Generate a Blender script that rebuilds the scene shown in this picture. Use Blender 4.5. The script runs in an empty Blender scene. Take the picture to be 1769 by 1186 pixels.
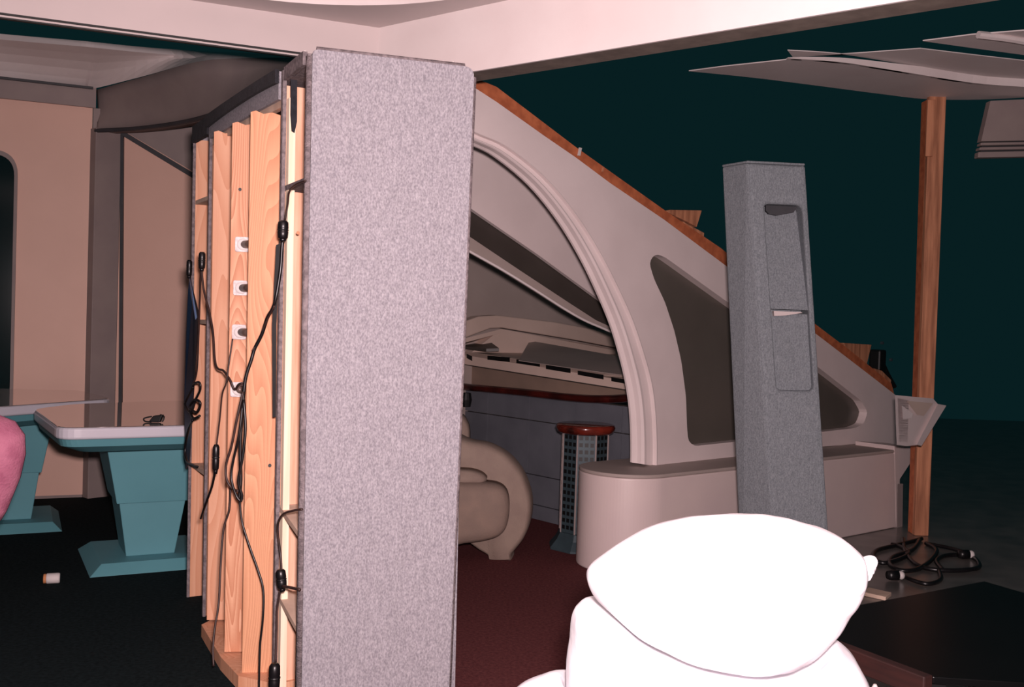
import bpy, bmesh, math, random
from mathutils import Vector, Matrix, noise
from mathutils.geometry import tessellate_polygon
random.seed(7)
R = math.radians
sc = bpy.context.scene
COL = sc.collection

# ------------------------------------------------------------------ camera, world, light, exposure
F_PX = 1750.0
CAM = Vector((0.0, 0.0, 1.35))
ROT = Matrix.Rotation(R(90-1.4), 3, 'X') @ Matrix.Rotation(R(1.9), 3, 'Z')
cd = bpy.data.cameras.new('camera'); cam = bpy.data.objects.new('camera', cd); COL.objects.link(cam)
cam.matrix_world = Matrix.Translation(CAM) @ ROT.to_4x4()
cd.sensor_width = 36.0; cd.lens = F_PX/1769*36.0; cd.clip_start = 0.05; cd.clip_end = 200
sc.camera = cam

w = bpy.data.worlds.new('dark_stage'); sc.world = w; w.use_nodes = True
bg = w.node_tree.nodes['Background']; bg.inputs[0].default_value = (0.0024, 0.0128, 0.0145, 1); bg.inputs[1].default_value = 1.0

fl = bpy.data.lights.new('camera_flash', 'AREA'); fl.shape = 'RECTANGLE'; fl.size = 0.12; fl.size_y = 0.08
fl.energy = 225; fl.color = (1.0, 0.80, 0.805)
flo = bpy.data.objects.new('camera_flash', fl); COL.objects.link(flo)
flo.matrix_world = Matrix.Translation((0.05, 0.02, 1.47)) @ Matrix.Rotation(R(90), 4, 'X')

vs = sc.view_settings; vs.view_transform = 'Standard'; vs.look = 'None'; vs.gamma = 1.0; vs.use_curve_mapping = False
vs.exposure = 0.0
try:
    sc.cycles.use_denoising = True
    sc.cycles.max_bounces = 8
except Exception: pass

# ------------------------------------------------------------------ pixel -> world helpers (the photo read as measurements)
def ray(px, py):
    return (ROT @ Vector(((px-884.5)/F_PX, -(py-593)/F_PX, -1.0))).normalized()
def at(px, py, Y):
    d = ray(px, py); return CAM + d*(Y/d.y)
def atZ(px, py, Z):
    d = ray(px, py); return CAM + d*((Z-CAM.z)/d.z)
def onp(px, py, p0, n):
    d = ray(px, py); return CAM + d*((Vector(p0)-CAM).dot(n)/d.dot(n))

# ------------------------------------------------------------------ materials
def s2l(c): return tuple(((x/255)/12.92 if x <= 10 else (((x/255)+0.055)/1.055)**2.4) for x in c)
def mat(name, rgb, rough=0.6, rgb2=None, scale=8.0, stretch=(1,1,1), bump=0.0, bscale=None, detail=4, spec=0.5, metal=0.0, coat=0.0, lo=0.35, hi=0.65, wave=None, coord='Object'):
    m = bpy.data.materials.new(name); m.use_nodes = True; nt = m.node_tree; N = nt.nodes; L = nt.links
    b = N['Principled BSDF']; b.inputs['Roughness'].default_value = rough
    b.inputs['Specular IOR Level'].default_value = spec; b.inputs['Metallic'].default_value = metal
    b.inputs['Coat Weight'].default_value = coat
    c1 = (*s2l(rgb), 1); c2 = (*s2l(rgb2), 1) if rgb2 else tuple([x*0.9 for x in c1[:3]]+[1])
    tc = N.new('ShaderNodeTexCoord'); mp = N.new('ShaderNodeMapping'); mp.inputs['Scale'].default_value = stretch
    L.new(tc.outputs[coord], mp.inputs[0])
    nz = N.new('ShaderNodeTexNoise'); nz.inputs['Scale'].default_value = scale; nz.inputs['Detail'].default_value = detail
    L.new(mp.outputs[0], nz.inputs[0])
    rp = N.new('ShaderNodeValToRGB'); rp.color_ramp.elements[0].position = lo; rp.color_ramp.elements[1].position = hi
    rp.color_ramp.elements[0].color = c2; rp.color_ramp.elements[1].color = c1
    src = nz.outputs[0]
    if wave:
        wv = N.new('ShaderNodeTexWave'); wv.wave_type = 'RINGS'; wv.rings_direction = 'SPHERICAL'
        wv.inputs['Scale'].default_value = wave[0]; wv.inputs['Distortion'].default_value = wave[1]; wv.inputs['Detail'].default_value = 2.5; wv.inputs['Detail Scale'].default_value = 1.2
        mp2 = N.new('ShaderNodeMapping'); mp2.inputs['Scale'].default_value = wave[2]; mp2.inputs['Location'].default_value = wave[3]
        L.new(tc.outputs[coord], mp2.inputs[0]); L.new(mp2.outputs[0], wv.inputs[0])
        mx = N.new('ShaderNodeMix'); mx.data_type = 'FLOAT'; mx.inputs[0].default_value = 0.55
        L.new(nz.outputs[0], mx.inputs[2]); L.new(wv.outputs[1], mx.inputs[3]); src = mx.outputs[0]
    L.new(src, rp.inputs[0]); L.new(rp.outputs[0], b.inputs['Base Color'])
    if bump:
        n2 = N.new('ShaderNodeTexNoise'); n2.inputs['Scale'].default_value = bscale or scale*3; n2.inputs['Detail'].default_value = 3
        L.new(tc.outputs[coord], n2.inputs[0])
        bp = N.new('ShaderNodeBump'); bp.inputs['Strength'].default_value = bump; bp.inputs['Distance'].default_value = 0.01
        L.new(n2.outputs[0], bp.inputs['Height']); L.new(bp.outputs[0], b.inputs['Normal'])
    return m
def ply(name, rgb, rgb2, off, k=26.0, sx=3.2, sz=.42):
    m = mat(name, rgb, 0.65, rgb2, 4, (9,9,.8), .08, 60)
    nt = m.node_tree; N = nt.nodes; L = nt.links; b = N['Principled BSDF']
    tc = N.new('ShaderNodeTexCoord'); mp = N.new('ShaderNodeMapping'); mp.inputs['Scale'].default_value = (sx, sx, sz); mp.inputs['Location'].default_value = off
    n = N.new('ShaderNodeTexNoise'); n.inputs['Scale'].default_value = 1.6; n.inputs['Detail'].default_value = 1.5
    L.new(tc.outputs['Object'], mp.inputs[0]); L.new(mp.outputs[0], n.inputs[0])
    mu = N.new('ShaderNodeMath'); mu.operation = 'MULTIPLY'; mu.inputs[1].default_value = k; L.new(n.outputs[0], mu.inputs[0])
    fr = N.new('ShaderNodeMath'); fr.operation = 'FRACT'; L.new(mu.outputs[0], fr.inputs[0])
    f2 = N.new('ShaderNodeTexNoise'); f2.inputs['Scale'].default_value = 3; f2.inputs['Detail'].default_value = 6
    mp3 = N.new('ShaderNodeMapping'); mp3.inputs['Scale'].default_value = (60, 60, 1.5); L.new(tc.outputs['Object'], mp3.inputs[0]); L.new(mp3.outputs[0], f2.inputs[0])
    mx = N.new('ShaderNodeMix'); mx.data_type = 'FLOAT'; mx.inputs[0].default_value = .35; L.new(fr.outputs[0], mx.inputs[2]); L.new(f2.outputs[0], mx.inputs[3])
    rp = N.new('ShaderNodeValToRGB'); e0, e1 = rp.color_ramp.elements; e0.position = .1; e1.position = .85
    e0.color = (*s2l(rgb), 1); e1.color = (*s2l(rgb2), 1)
    L.new(mx.outputs[0], rp.inputs[0]); L.new(rp.outputs[0], b.inputs['Base Color'])
    return m
def weave(name, rgb, rgb2):
    m = mat(name, rgb, 0.95, rgb2, 200, (1, 1, 0.6), 0.3, 420, 6, spec=0.1, lo=0.34, hi=0.66)
    nt = m.node_tree; N = nt.nodes; L = nt.links; b = N['Principled BSDF']
    tc = N.new('ShaderNodeTexCoord'); mp = N.new('ShaderNodeMapping'); mp.inputs['Scale'].default_value = (9, 9, 2.2)
    n = N.new('ShaderNodeTexNoise'); n.inputs['Scale'].default_value = 14; n.inputs['Detail'].default_value = 3
    L.new(tc.outputs['Object'], mp.inputs[0]); L.new(mp.outputs[0], n.inputs[0])
    old = b.inputs['Base Color'].links[0].from_socket
    mx = N.new('ShaderNodeMix'); mx.data_type = 'RGBA'; mx.blend_type = 'OVERLAY'; mx.inputs[0].default_value = 0.28
    L.new(old, mx.inputs[6]); L.new(n.outputs[0], mx.inputs[7]); L.new(mx.outputs[2], b.inputs['Base Color'])
    return m
M = {}
M['carpet_grey'] = weave('grey carpet cloth', (158,155,160), (124,121,128))
M['carpet_pillar'] = weave('blue grey carpet cloth', (140,146,150), (112,118,124))
M['carpet_edge'] = mat('grey carpet edge', (136,126,128), 0.95, (104,96,98), 60, bump=0.4, spec=0.1)
M['beam'] = mat('painted plaster', (232,222,220), 0.55, (226,214,212), 3, bump=0.05, bscale=60)
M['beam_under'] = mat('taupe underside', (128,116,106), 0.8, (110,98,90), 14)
M['cove'] = mat('cove plaster', (205,192,190), 0.6, (198,186,184), 2)
M['arch'] = mat('arch paint', (222,208,206), 0.5, (216,202,200), 4, bump=0.03, bscale=80)
M['plinth'] = mat('plinth paint', (216,198,194), 0.38, (210,192,190), 3, spec=0.5)
M['peach'] = mat('peach wall', (226,184,166), 0.55, (222,180,162), 3, bump=0.04, bscale=90)
M['header'] = mat('grey wall trim', (150,136,132), 0.7, (142,128,126), 5)
M['darktrim'] = mat('charcoal trim', (58,58,62), 0.6, (46,48,52), 6)
M['room_light'] = mat('pale room panel', (206,184,172), 0.6, (198,176,164), 3)
M['room_mid'] = mat('grey room panel', (168,154,148), 0.65, (160,146,140), 3)
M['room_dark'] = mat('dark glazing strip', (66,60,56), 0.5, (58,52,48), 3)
M['room_brown'] = mat('taupe band', (140,118,104), 0.7, (128,108,96), 4)
M['room_blue'] = mat('slate wall panel', (96,98,106), 0.8, (86,88,96), 5)
M['black'] = mat('black', (10,11,12), 0.5, (7,8,9), 6)
M['rubber'] = mat('black rubber', (22,20,22), 0.35, (14,13,15), 20)
M['cablebrown'] = mat('brown cable', (62,42,38), 0.5, (44,30,28), 20)
M['blacktop'] = mat('black gloss', (8,9,10), 0.3, (6,7,8), 4, spec=0.25)
M['redwood'] = mat('red brown wood', (50,22,18), 0.6, (36,15,13), 6, (1,1,8))
M['rail'] = mat('mahogany rail', (74,24,20), 0.18, (40,14,12), 8, coat=0.3)
M['disc'] = mat('mahogany top', (112,38,26), 0.2, (44,16,12), 9, coat=0.4)
W = dict(scale=5, stretch=(9,9,0.9), detail=5, bump=0.12, bscale=60)
M['ply1'] = ply('plywood pale', (222,170,138), (206,146,112), (1.7,0,.6), 22)
M['ply2'] = ply('plywood grained', (224,172,138), (190,126,92), (4.2,1.3,.2), 40, 4.0, .5)
M['ply3'] = ply('plywood amber', (218,162,124), (192,134,98), (2.6,.4,1.1), 46, 3.0, .4)
M['pine'] = mat('raw pine', (230,184,156), 0.65, (214,158,128), 4, (12,12,0.7), 0.1, 50, lo=0.35, hi=0.6)
M['pine_pale'] = mat('pale pine stud', (250,230,206), 0.6, (240,214,186), 4, (14,14,0.6))
M['shelf'] = mat('shelf board', (214,188,168), 0.75, (190,164,146), 10)
M['timber'] = mat('timber', (206,142,106), 0.75, (154,100,72), 3, (10,10,0.8), 0.15, 40)
M['orange_wood'] = mat('orange plywood edge', (196,112,72), 0.75, (168,90,56), 6, (3,3,3))
M['pane'] = mat('smoked plexiglass', (92,86,80), 0.25, (84,78,72), 2)
M['teal'] = mat('teal paint', (96,156,166), 0.6, (92,150,160), 3, bump=0.03, bscale=120)
M['table_edge'] = mat('white acrylic edge', (206,204,214), 0.3, (200,198,208), 3)
M['table_gloss'] = mat('glossy tabletop', (232,222,218), 0.05, (228,218,214), 2, spec=1.0, metal=0.8)
M['table_gloss'].node_tree.nodes['Principled BSDF'].inputs['IOR'].default_value = 2.4
M['pink'] = mat('pink upholstery', (208,130,156), 0.9, (180,102,130), 12, bump=0.4, bscale=120)
M['beige'] = mat('beige upholstery', (148,130,118), 0.85, (138,120,110), 10, bump=0.2, bscale=150)
M['beige_in'] = mat('beige cushion', (138,118,106), 0.85, (128,110,100), 10, bump=0.2, bscale=150)
M['white'] = mat('white cotton', (250,248,250), 0.9, (242,240,246), 6, bump=0.35, bscale=14)
M['metalmesh'] = mat('grey perforated metal', (62,78,84), 0.5, (50,64,70), 8, metal=0.2)
M['pipe'] = mat('grey pipe', (120,100,92), 0.4, (90,74,68), 8, metal=0.3)
M['flange'] = mat('white plastic flange', (228,220,220), 0.5, (190,180,180), 60)
M['bluecloth'] = mat('dark blue plastic', (22,38,58), 0.4, (14,26,42), 5)
M['bluelight'] = mat('pale blue plastic', (110,134,168), 0.35, (90,114,150), 5)
M['tornblack'] = mat('torn black felt', (38,38,44), 0.95, (24,24,30), 30, bump=0.5)
M['tissue'] = mat('off white plaster', (214,206,204), 0.6)
M['fl_dark'] = mat('black stage carpet', (30,40,42), 0.95, (20,28,30), 60, bump=0.4, bscale=300, spec=0.05)
M['fl_maroon'] = mat('maroon carpet', (106,62,62), 0.95, (86,48,50), 70, bump=0.5, bscale=300, spec=0.05)
M['fl_grey'] = mat('grey stage floor', (116,112,108), 0.28, (86,84,82), 5, spec=1.0)
M['window_black'] = mat('dark window glass', (14,34,36), 0.12, (12,30,32), 3, spec=.15)
M['screw'] = mat('screw metal', (210,200,196), 0.4)
M['tan'] = mat('tan filter', (196,130,84), 0.8)

# ------------------------------------------------------------------ mesh helpers
def obj(name, bm, m, parent=None, smooth=False, bevel=0.0, seg=2, rec=True):
    if rec: bmesh.ops.recalc_face_normals(bm, faces=bm.faces)
    me = bpy.data.meshes.new(name); bm.to_mesh(me); bm.free()
    me.materials.append(M[m] if isinstance(m, str) else m)
    if smooth:
        for p in me.polygons: p.use_smooth = True
    o = bpy.data.objects.new(name, me); COL.objects.link(o)
    if parent: 
        o.parent = parent
        o.matrix_parent_inverse = parent_inv(parent)
    if bevel:
        b = o.modifiers.new('Bevel', 'BEVEL'); b.width = bevel; b.segments = seg; b.limit_method = 'ANGLE'; b.angle_limit = R(40)
    return o
def parent_inv(p):
    mw = p.matrix_basis.copy(); q = p
    while q.parent:
        mw = q.parent.matrix_basis @ q.matrix_parent_inverse @ mw if False else (q.parent.matrix_basis @ q.matrix_parent_inverse @ mw)
        q = q.parent
    return mw.inverted()
def thing(name, label, cat, loc, group=None):
    o = bpy.data.objects.new(name, None); COL.objects.link(o); o.location = Vector(loc); o.empty_display_size = 0.1
    o['label'] = label; o['category'] = cat
    if group: o['group'] = group
    return o
def tag(o, label, cat, group=None):
    o['label'] = label; o['category'] = cat
    if group: o['group'] = group
    return o
def struct(name, bm, m, parent=None, **k):
    o = obj(name, bm, m, parent, **k)
    if not parent: o['kind'] = 'structure'
    return o
def box(c, ax, ay, az, bm=None):
    """box from centre and three half-axis vectors"""
    bm = bm or bmesh.new(); c = Vector(c); ax, ay, az = Vector(ax), Vector(ay), Vector(az)
    v = [bm.verts.new(c + ax*i + ay*j + az*k) for i in (-1,1) for j in (-1,1) for k in (-1,1)]
    for f in ((0,1,3,2),(4,6,7,5),(0,4,5,1),(2,3,7,6),(0,2,6,4),(1,5,7,3)): bm.faces.new([v[i] for i in f])
    return bm
def slab(pts, n, t, bm=None, holes=()):
    """polygon (3d points) thickened by t along n, optional holes"""
    bm = bm or bmesh.new(); n = Vector(n)*t
    loops = [[Vector(p) for p in pts]] + [[Vector(p) for p in h] for h in holes]
    flat = [p for l in loops for p in l]
    a = [bm.verts.new(p) for p in flat]; b = [bm.verts.new(p+n) for p in flat]
    if holes:
        for tr in tessellate_polygon(loops):
            for vv in (a, b):
                try: bm.faces.new([vv[i] for i in tr])
                except ValueError: pass
    else:
        bm.faces.new(a); bm.faces.new(list(reversed(b)))
    k = 0
    for l in loops:
        m_ = len(l)
        for i in range(m_):
            j = (i+1) % m_
            bm.faces.new((a[k+i], a[k+j], b[k+j], b[k+i]))
        k += m_
    return bm
def prism(plan, z0, z1, bm=None):
    return slab([Vector((p[0], p[1], z0)) for p in plan], (0,0,1), z1-z0, bm)
def loft(rings, cap=True, bm=None):
    bm = bm or bmesh.new(); vs_ = [[bm.verts.new(p) for p in r] for r in rings]; n = len(vs_[0])
    for a, b in zip(vs_, vs_[1:]):
        for i in range(n): bm.faces.new((a[i], a[(i+1)%n], b[(i+1)%n], b[i]))
    if cap: bm.faces.new(list(reversed(vs_[0]))); bm.faces.new(vs_[-1])
    return bm
def smoothpath(pts, n=6):
    P = [Vector(p) for p in pts]; out = []
    for i in range(len(P)-1):
        p0 = P[max(i-1,0)]; p1 = P[i]; p2 = P[i+1]; p3 = P[min(i+2, len(P)-1)]
        for k in range(n):
            t = k/n
            out.append(0.5*((2*p1)+(p2-p0)*t+(2*p0-5*p1+4*p2-p3)*t*t+(3*p1-p0-3*p2+p3)*t**3))
    out.append(P[-1]); return out
def tube(pts, r, n=8, smooth=True, bm=None, k=5):
    P = smoothpath(pts, k) if smooth else [Vector(p) for p in pts]
    rings = []; up = Vector((0.13,0.27,1)).normalized()
    for i, p in enumerate(P):
        d = (P[min(i+1,len(P)-1)] - P[max(i-1,0)])
        if d.length < 1e-9: continue
        d.normalize(); x = d.cross(up)
        if x.length < 1e-3: x = d.orthogonal()
        x.normalize(); y = d.cross(x).normalized(); up = y*-1 if False else up
        rr = r[i] if isinstance(r, (list, tuple)) else r
        rings.append([p + x*rr*math.cos(a) + y*rr*math.sin(a) for a in [2*math.pi*j/n for j in range(n)]])
    return loft(rings, True, bm)
def lathe(prof, c, axis=(0,0,1), n=32, bm=None, ang0=0):
    a = Vector(axis).normalized(); x = a.orthogonal().normalized(); y = a.cross(x); c = Vector(c)
    return loft([[c + a*z + (x*math.cos(t)+y*math.sin(t))*max(r,1e-4) for t in [ang0+2*math.pi*j/n for j in range(n)]] for r, z in prof], True, bm)
def bez(poly, n=4, closed=True):
    P = [Vector(p) for p in poly]; out = []; m_ = len(P)
    for i in range(m_):
        p0,p1,p2,p3 = P[i-1],P[i],P[(i+1)%m_],P[(i+2)%m_]
        for k in range(n):
            t = k/n; out.append(0.5*((2*p1)+(p2-p0)*t+(2*p0-5*p1+4*p2-p3)*t*t+(3*p1-p0-3*p2+p3)*t**3))
    return out
def roundpoly(pts, r, n=5):
    """round the corners of a plan polygon"""
    P = [Vector((p[0], p[1], p[2] if len(p) > 2 else 0)) for p in pts]; out = []; m_ = len(P)
    for i in range(m_):
        a, b, c = P[i-1], P[i], P[(i+1)%m_]
        rr = r[i] if isinstance(r, (list, tuple)) else r
        d1 = (a-b); d2 = (c-b); l = min(rr, d1.length*0.45, d2.length*0.45)
        p, q = b+d1.normalized()*l, b+d2.normalized()*l
        for k in range(n+1):
            t = k/n; out.append(p*(1-t)**2 + b*2*t*(1-t) + q*t*t)
    return out
Z3 = Vector((0,0,1))
def xy(v): return Vector((v[0], v[1], 0))
def zz(v, z): return Vector((v[0], v[1], z))

# ================================================================== FLOOR
bm = bmesh.new()
bm = prism([(-6,-1.5),(-0.55,-1.5),(-0.55,3.2),(-1.6,5.2),(-1.9,9),(-6,9)], -0.05, 0.0)
fl_ = struct('floor', bm, 'fl_dark'); 
struct('floor_carpet', prism([(-0.55,-1.5),(1.15,-1.5),(1.15,5.75),(.9,9),(-1.9,9),(-1.6,5.2),(-0.55,3.2)], -0.05, 0.0), 'fl_maroon', fl_)
struct('stage_floor', prism([(1.15,-1.5),(12,-1.5),(12,16),(-12,16),(-12,9),(.9,9),(1.15,5.75)], -0.05, -0.001), 'fl_grey', fl_)

# ================================================================== NEAR CEILING WITH TWO BEAMS
ZB1, ZB2, ZC = 2.50, 2.39, 2.66
L0 = atZ(0, 22, ZB1); L1 = atZ(535, 93, ZB1); dL = xy(L1-L0).normalized()
R0 = atZ(880, 113, ZB2); R1 = atZ(1570, 0, ZB2); dR = xy(R1-R0).normalized()
# plan intersection
def inter(p, d, q, e):
    den = d.x*e.y - d.y*e.x; t = ((q.x-p.x)*e.y - (q.y-p.y)*e.x)/den
    return Vector((p.x+d.x*t, p.y+d.y*t, 0))
CR = inter(L0, dL, R0, dR)
LF = CR - dL*3.2; RF = CR + dR*3.6
nL = Vector((-dL.y, dL.x, 0)); nR = Vector((-dR.y, dR.x, 0))
if nL.y < 0: nL = -nL
if nR.y < 0: nR = -nR
# ceiling slab with a round recess
cc = Vector((-0.80, 3.42, 0)); rx, ry = 0.98, 0.93
hole = [Vector((cc.x+rx*math.cos(a), cc.y+ry*math.sin(a), ZC)) for a in [2*math.pi*i/64 for i in range(64)]]
outer = [zz(CR+nL*0.05, ZC), zz(RF+nR*.05, ZC), Vector((RF.x, -1.5, ZC)), Vector((LF.x, -1.5, ZC)), zz(LF+nL*.05, ZC)]
ceil = struct('ceiling', slab(outer, Z3, 0.04, holes=[hole]), 'cove')
rings = []
for dr, dz in ((0.0,0.0),(-0.02,0.05),(-0.02,0.28),(-0.10,0.34)):
    rings.append([Vector((cc.x+(rx+dr)*math.cos(a), cc.y+(ry+dr)*math.sin(a), ZC+dz)) for a in [2*math.pi*i/64 for i in range(64)]])
bm = bmesh.new(); vv = [[bm.verts.new(p) for p in r] for r in rings]
for a_, b_ in zip(vv, vv[1:]):
    for i in range(64): bm.faces.new((a_[i], a_[(i+1)%64], b_[(i+1)%64], b_[i]))
bm.faces.new(vv[-1])
struct('recess_dome', bm, 'beam', ceil, smooth=True)
bm = slab([zz(LF,ZB1), zz(CR,ZB1), zz(CR,ZC), zz(LF,ZC)], nL, 0.03); struct('ceiling_beam', bm, 'cove', ceil)
bm = slab([zz(CR,ZB2), zz(RF,ZB2), zz(RF,ZC), zz(CR,ZC)], nR, 0.012); struct('ceiling_beam', bm, 'beam', ceil)
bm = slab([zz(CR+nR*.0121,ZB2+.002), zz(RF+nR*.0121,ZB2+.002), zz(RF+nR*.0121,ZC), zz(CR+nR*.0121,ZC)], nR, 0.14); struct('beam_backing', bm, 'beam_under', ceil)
# track trim along the bottom of the long beam
for dz, h, dy, m_ in ((-0.006, 0.007, -0.003, 'black'), (-0.015, 0.008, 0.004, 'cove'), (-0.021, 0.006, 0.002, 'black')):
    bm = slab([zz(LF+nL*dy,ZB1+dz), zz(CR+nL*dy,ZB1+dz), zz(CR+nL*dy,ZB1+dz+h), zz(LF+nL*dy,ZB1+dz+h)], nL, 0.02)
    struct('track_trim', bm, m_, ceil)

# ================================================================== LEFT ROOM WALLS
WY0 = at(0, 155, 6.85); WC = at(160, 190, 7.08)
wd = xy(WC-WY0).normalized(); wn = Vector((wd.y, -wd.x, 0))   # towards camera
def onW(px, py): return onp(px, py, WC, wn)
zt = onW(160, 187).z; ztop = onW(160,153).z
WL = xy(WC) - wd*3.0
wl = struct('wall_left', slab([zz(WL,0), zz(WC,0), zz(WC,ztop), zz(WL,ztop)], -wn, 0.08), 'header')
# peach panel
pl = xy(onW(24, 500)); pr = xy(onW(153, 500)); pl2 = pl - wd*0.05
struct('wall_panel', slab([zz(pl,0.02), zz(pr,0.02), zz(pr,zt), zz(pl,zt)], wn, 0.006), 'peach', wl)
struct('wall_panel', slab([zz(WL+wd*.05,0.02), zz(pl-wd*.0,0.02), zz(pl-wd*.0,zt), zz(WL+wd*.05,zt)], wn, 0.004), 'peach', wl)
p = xy(onW(158, 500)); struct('corner_trim', slab([zz(pr+wd*.004,0), zz(p+wd*.03,0), zz(p+wd*.03,zt), zz(pr+wd*.004,zt)], wn, 0.015), 'header', wl)
# header ledge lip
struct('header_trim', slab([zz(WL,zt), zz(xy(WC)+wd*.02,zt), zz(xy(WC)+wd*.02,ztop), zz(WL,ztop)], wn, 0.03), 'header', wl)
# dark rounded window
zt2 = onW(10,268).z; zb2 = onW(10,702).z; pe = xy(onW(21,500)); ps = pe - wd*1.0
poly = roundpoly([zz(ps,zb2), zz(pe,zb2), zz(pe,zt2), zz(ps,zt2)], 0.14, 8)
wdw = struct('window_1', slab(poly, wn, 0.02), 'window_black')
poly2 = roundpoly([zz(ps-wd*.03,zb2-.03), zz(pe+wd*.02,zb2-.03), zz(pe+wd*.02,zt2+.03), zz(ps-wd*.03,zt2+.03)], 0.16, 8)
struct('window_frame', slab(poly2, wn, 0.035, holes=[[q for q in poly]]), 'header', wdw)
# pilaster + second wall
P0 = at(166, 225, 7.02); P1 = at(210, 228, 7.16)
pd = xy(P1-P0).normalized(); pn = Vector((pd.y,-pd.x,0)); zp = P0.z
wb = struct('wall_back', slab([zz(P1,0), zz(P1+Vector((1.25,.168,0)),0), zz(P1+Vector((1.25,.168,0)),zp+.35), zz(P1,zp+.35)], Vector((0,1,0)), 0.06), 'peach')
struct('pilaster', slab([zz(P0,0), zz(P1,0), zz(P1,zp+.02), zz(P0,zp+.02)], -pn, 0.12), 'header', wb, bevel=0.004)
q0 = onp(208, 228, xy(P1), Vector((-.133,1,0)).normalized()) ; 
wbn = Vector((0.35,-2.6,0)).normalized()
def onB(px, py, off=0.0): return onp(px, py, xy(P1)+wbn*off, wbn)
a_, b_, c_ = onB(214,226,.02), onB(345,303,.02), onB(420,150,.02)
struct('sloped_panel', slab([onB(214,226,.012), onB(420,347,.012), onB(420,200,.012), onB(214,215,.012)], -wbn, 0.01), 'header', wb)
bm = slab([onB(213,226,.06), onB(420,350,.06), onB(420,360,.06), onB(208,232,.06)], -wbn, 0.05); struct('diagonal_trim', bm, 'darktrim', wb)
bm = slab([onB(208,232,.03), onB(213,232,.03), onB(210,760,.03), onB(204,760,.03)], -wbn, 0.03); struct('edge_trim', bm, 'darktrim', wb)

# back ceiling: slab, lip and fascia running towards the viewer
ZK = ztop + 0.0
A = atZ(-120, 57, ZK); B = atZ(0, 68, ZK); C = atZ(330, 96, ZK); D = atZ(560, 112, ZK)
Wc = zz(WC, ZK)
cb_ = [onW(-120,131), onW(0,138), onW(80,146), onW(140,152), zz(WC,ZK), atZ(250,131,ZK), atZ(350,105,ZK), atZ(440,103,ZK), atZ(560,114,ZK)]
ct_ = [atZ(-120,57,ZK+.16), atZ(0,68,ZK+.16), atZ(80,75,ZK+.15), atZ(140,80,ZK+.14), atZ(170,83,ZK+.14), atZ(250,91,ZK+.12), atZ(350,98,ZK+.09), atZ(440,102,ZK+.05), atZ(560,112,ZK+.02)]
cb_ = smoothpath(cb_, 5); ct_ = smoothpath(ct_, 5)
bm = bmesh.new(); cols = []
for p, q in zip(cb_, ct_):
    cols.append([bm.verts.new(p.lerp(q, k/5)+Vector((0, .05*math.sin(math.pi*k/5), .03*math.sin(math.pi*k/5)))) for k in range(6)] + [bm.verts.new(q+Vector((0,.02,.04))), bm.verts.new(p+Vector((0,.10,.06)))])
for c0_, c1_ in zip(cols, cols[1:]):
    for k in range(8): bm.faces.new((c0_[k], c1_[k], c1_[(k+1)%8], c0_[(k+1)%8]))
bm.faces.new(cols[0]); bm.faces.new(list(reversed(cols[-1])))
ck = struct('ceiling_rear', bm, 'beam')
fa0 = atZ(166, 226, zp); fa1 = atZ(250, 221, zp); fa2 = atZ(345, 205, zp); fa3 = atZ(440,168, zp); fa4 = atZ(530, 128, zp)
bot = smoothpath([fa0, fa1, fa2, fa3, fa4], 14)
top0 = [zz(WC,ZK)]; tb = [atZ(166,155,ZK), atZ(250,132,ZK), atZ(345,106,ZK), atZ(440,100,ZK), atZ(530,100,ZK)]
topc = smoothpath(tb, 14)
bm = bmesh.new(); n_ = len(bot); cols = []
for p, q in zip(bot, topc):
    cols.append([bm.verts.new(p.lerp(q, k/4)+Vector((0, .03*math.sin(math.pi*k/4), 0))) for k in range(5)] + [bm.verts.new(q+Vector((.02,.12,.0))), bm.verts.new(p+Vector((.02,.12,.0)))])
for c0_, c1_ in zip(cols, cols[1:]):
    for k in range(7): bm.faces.new((c0_[k], c1_[k], c1_[(k+1)%7], c0_[(k+1)%7]))
bm.faces.new(cols[0]); bm.faces.new(list(reversed(cols[-1])))
struct('fascia', bm, 'header', ck, smooth=True)
bm = tube([p+Vector((0,-.01,0)) for p in bot], 0.014, 6, False); struct('fascia_trim', bm, 'darktrim', ck)
# dark reveal line at wall top
struct('reveal_trim', slab([zz(WL+wn*.03,ztop-.012), zz(xy(WC)+wn*.03,ztop-.012), zz(xy(WC)+wn*.03,ztop+.004), zz(WL+wn*.03,ztop+.004)], wn, 0.02), 'darktrim', ck)

# ================================================================== WALL UNIT (open-backed set flat)
ZT = 2.18
N_ = atZ(540, 84, ZT); Rr = atZ(820, 116, ZT); D1 = atZ(492, 122, ZT); D2 = atZ(366, 203, ZT); FF = atZ(338, 222, ZT)
N_, Rr, D1, D2, FF = map(xy, (N_, Rr, D1, D2, FF))
e = (FF-N_).normalized(); nin = xy(Rr-N_).normalized(); wid = (Rr-N_).length
perp = Vector((e.y, -e.x, 0))  # into unit
if perp.x < 0: perp = -perp
unit = thing('set_wall_unit', 'tall open-backed plywood set wall unit with grey carpeted end panel', 'set wall', (N_+Rr+FF)/3)
U = lambda name, bm, m, **k: obj(name, bm, m, unit, **k)
dv = Vector((-nin.y, nin.x, 0)); dv = dv if dv.dot(e) > 0 else -dv
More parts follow.
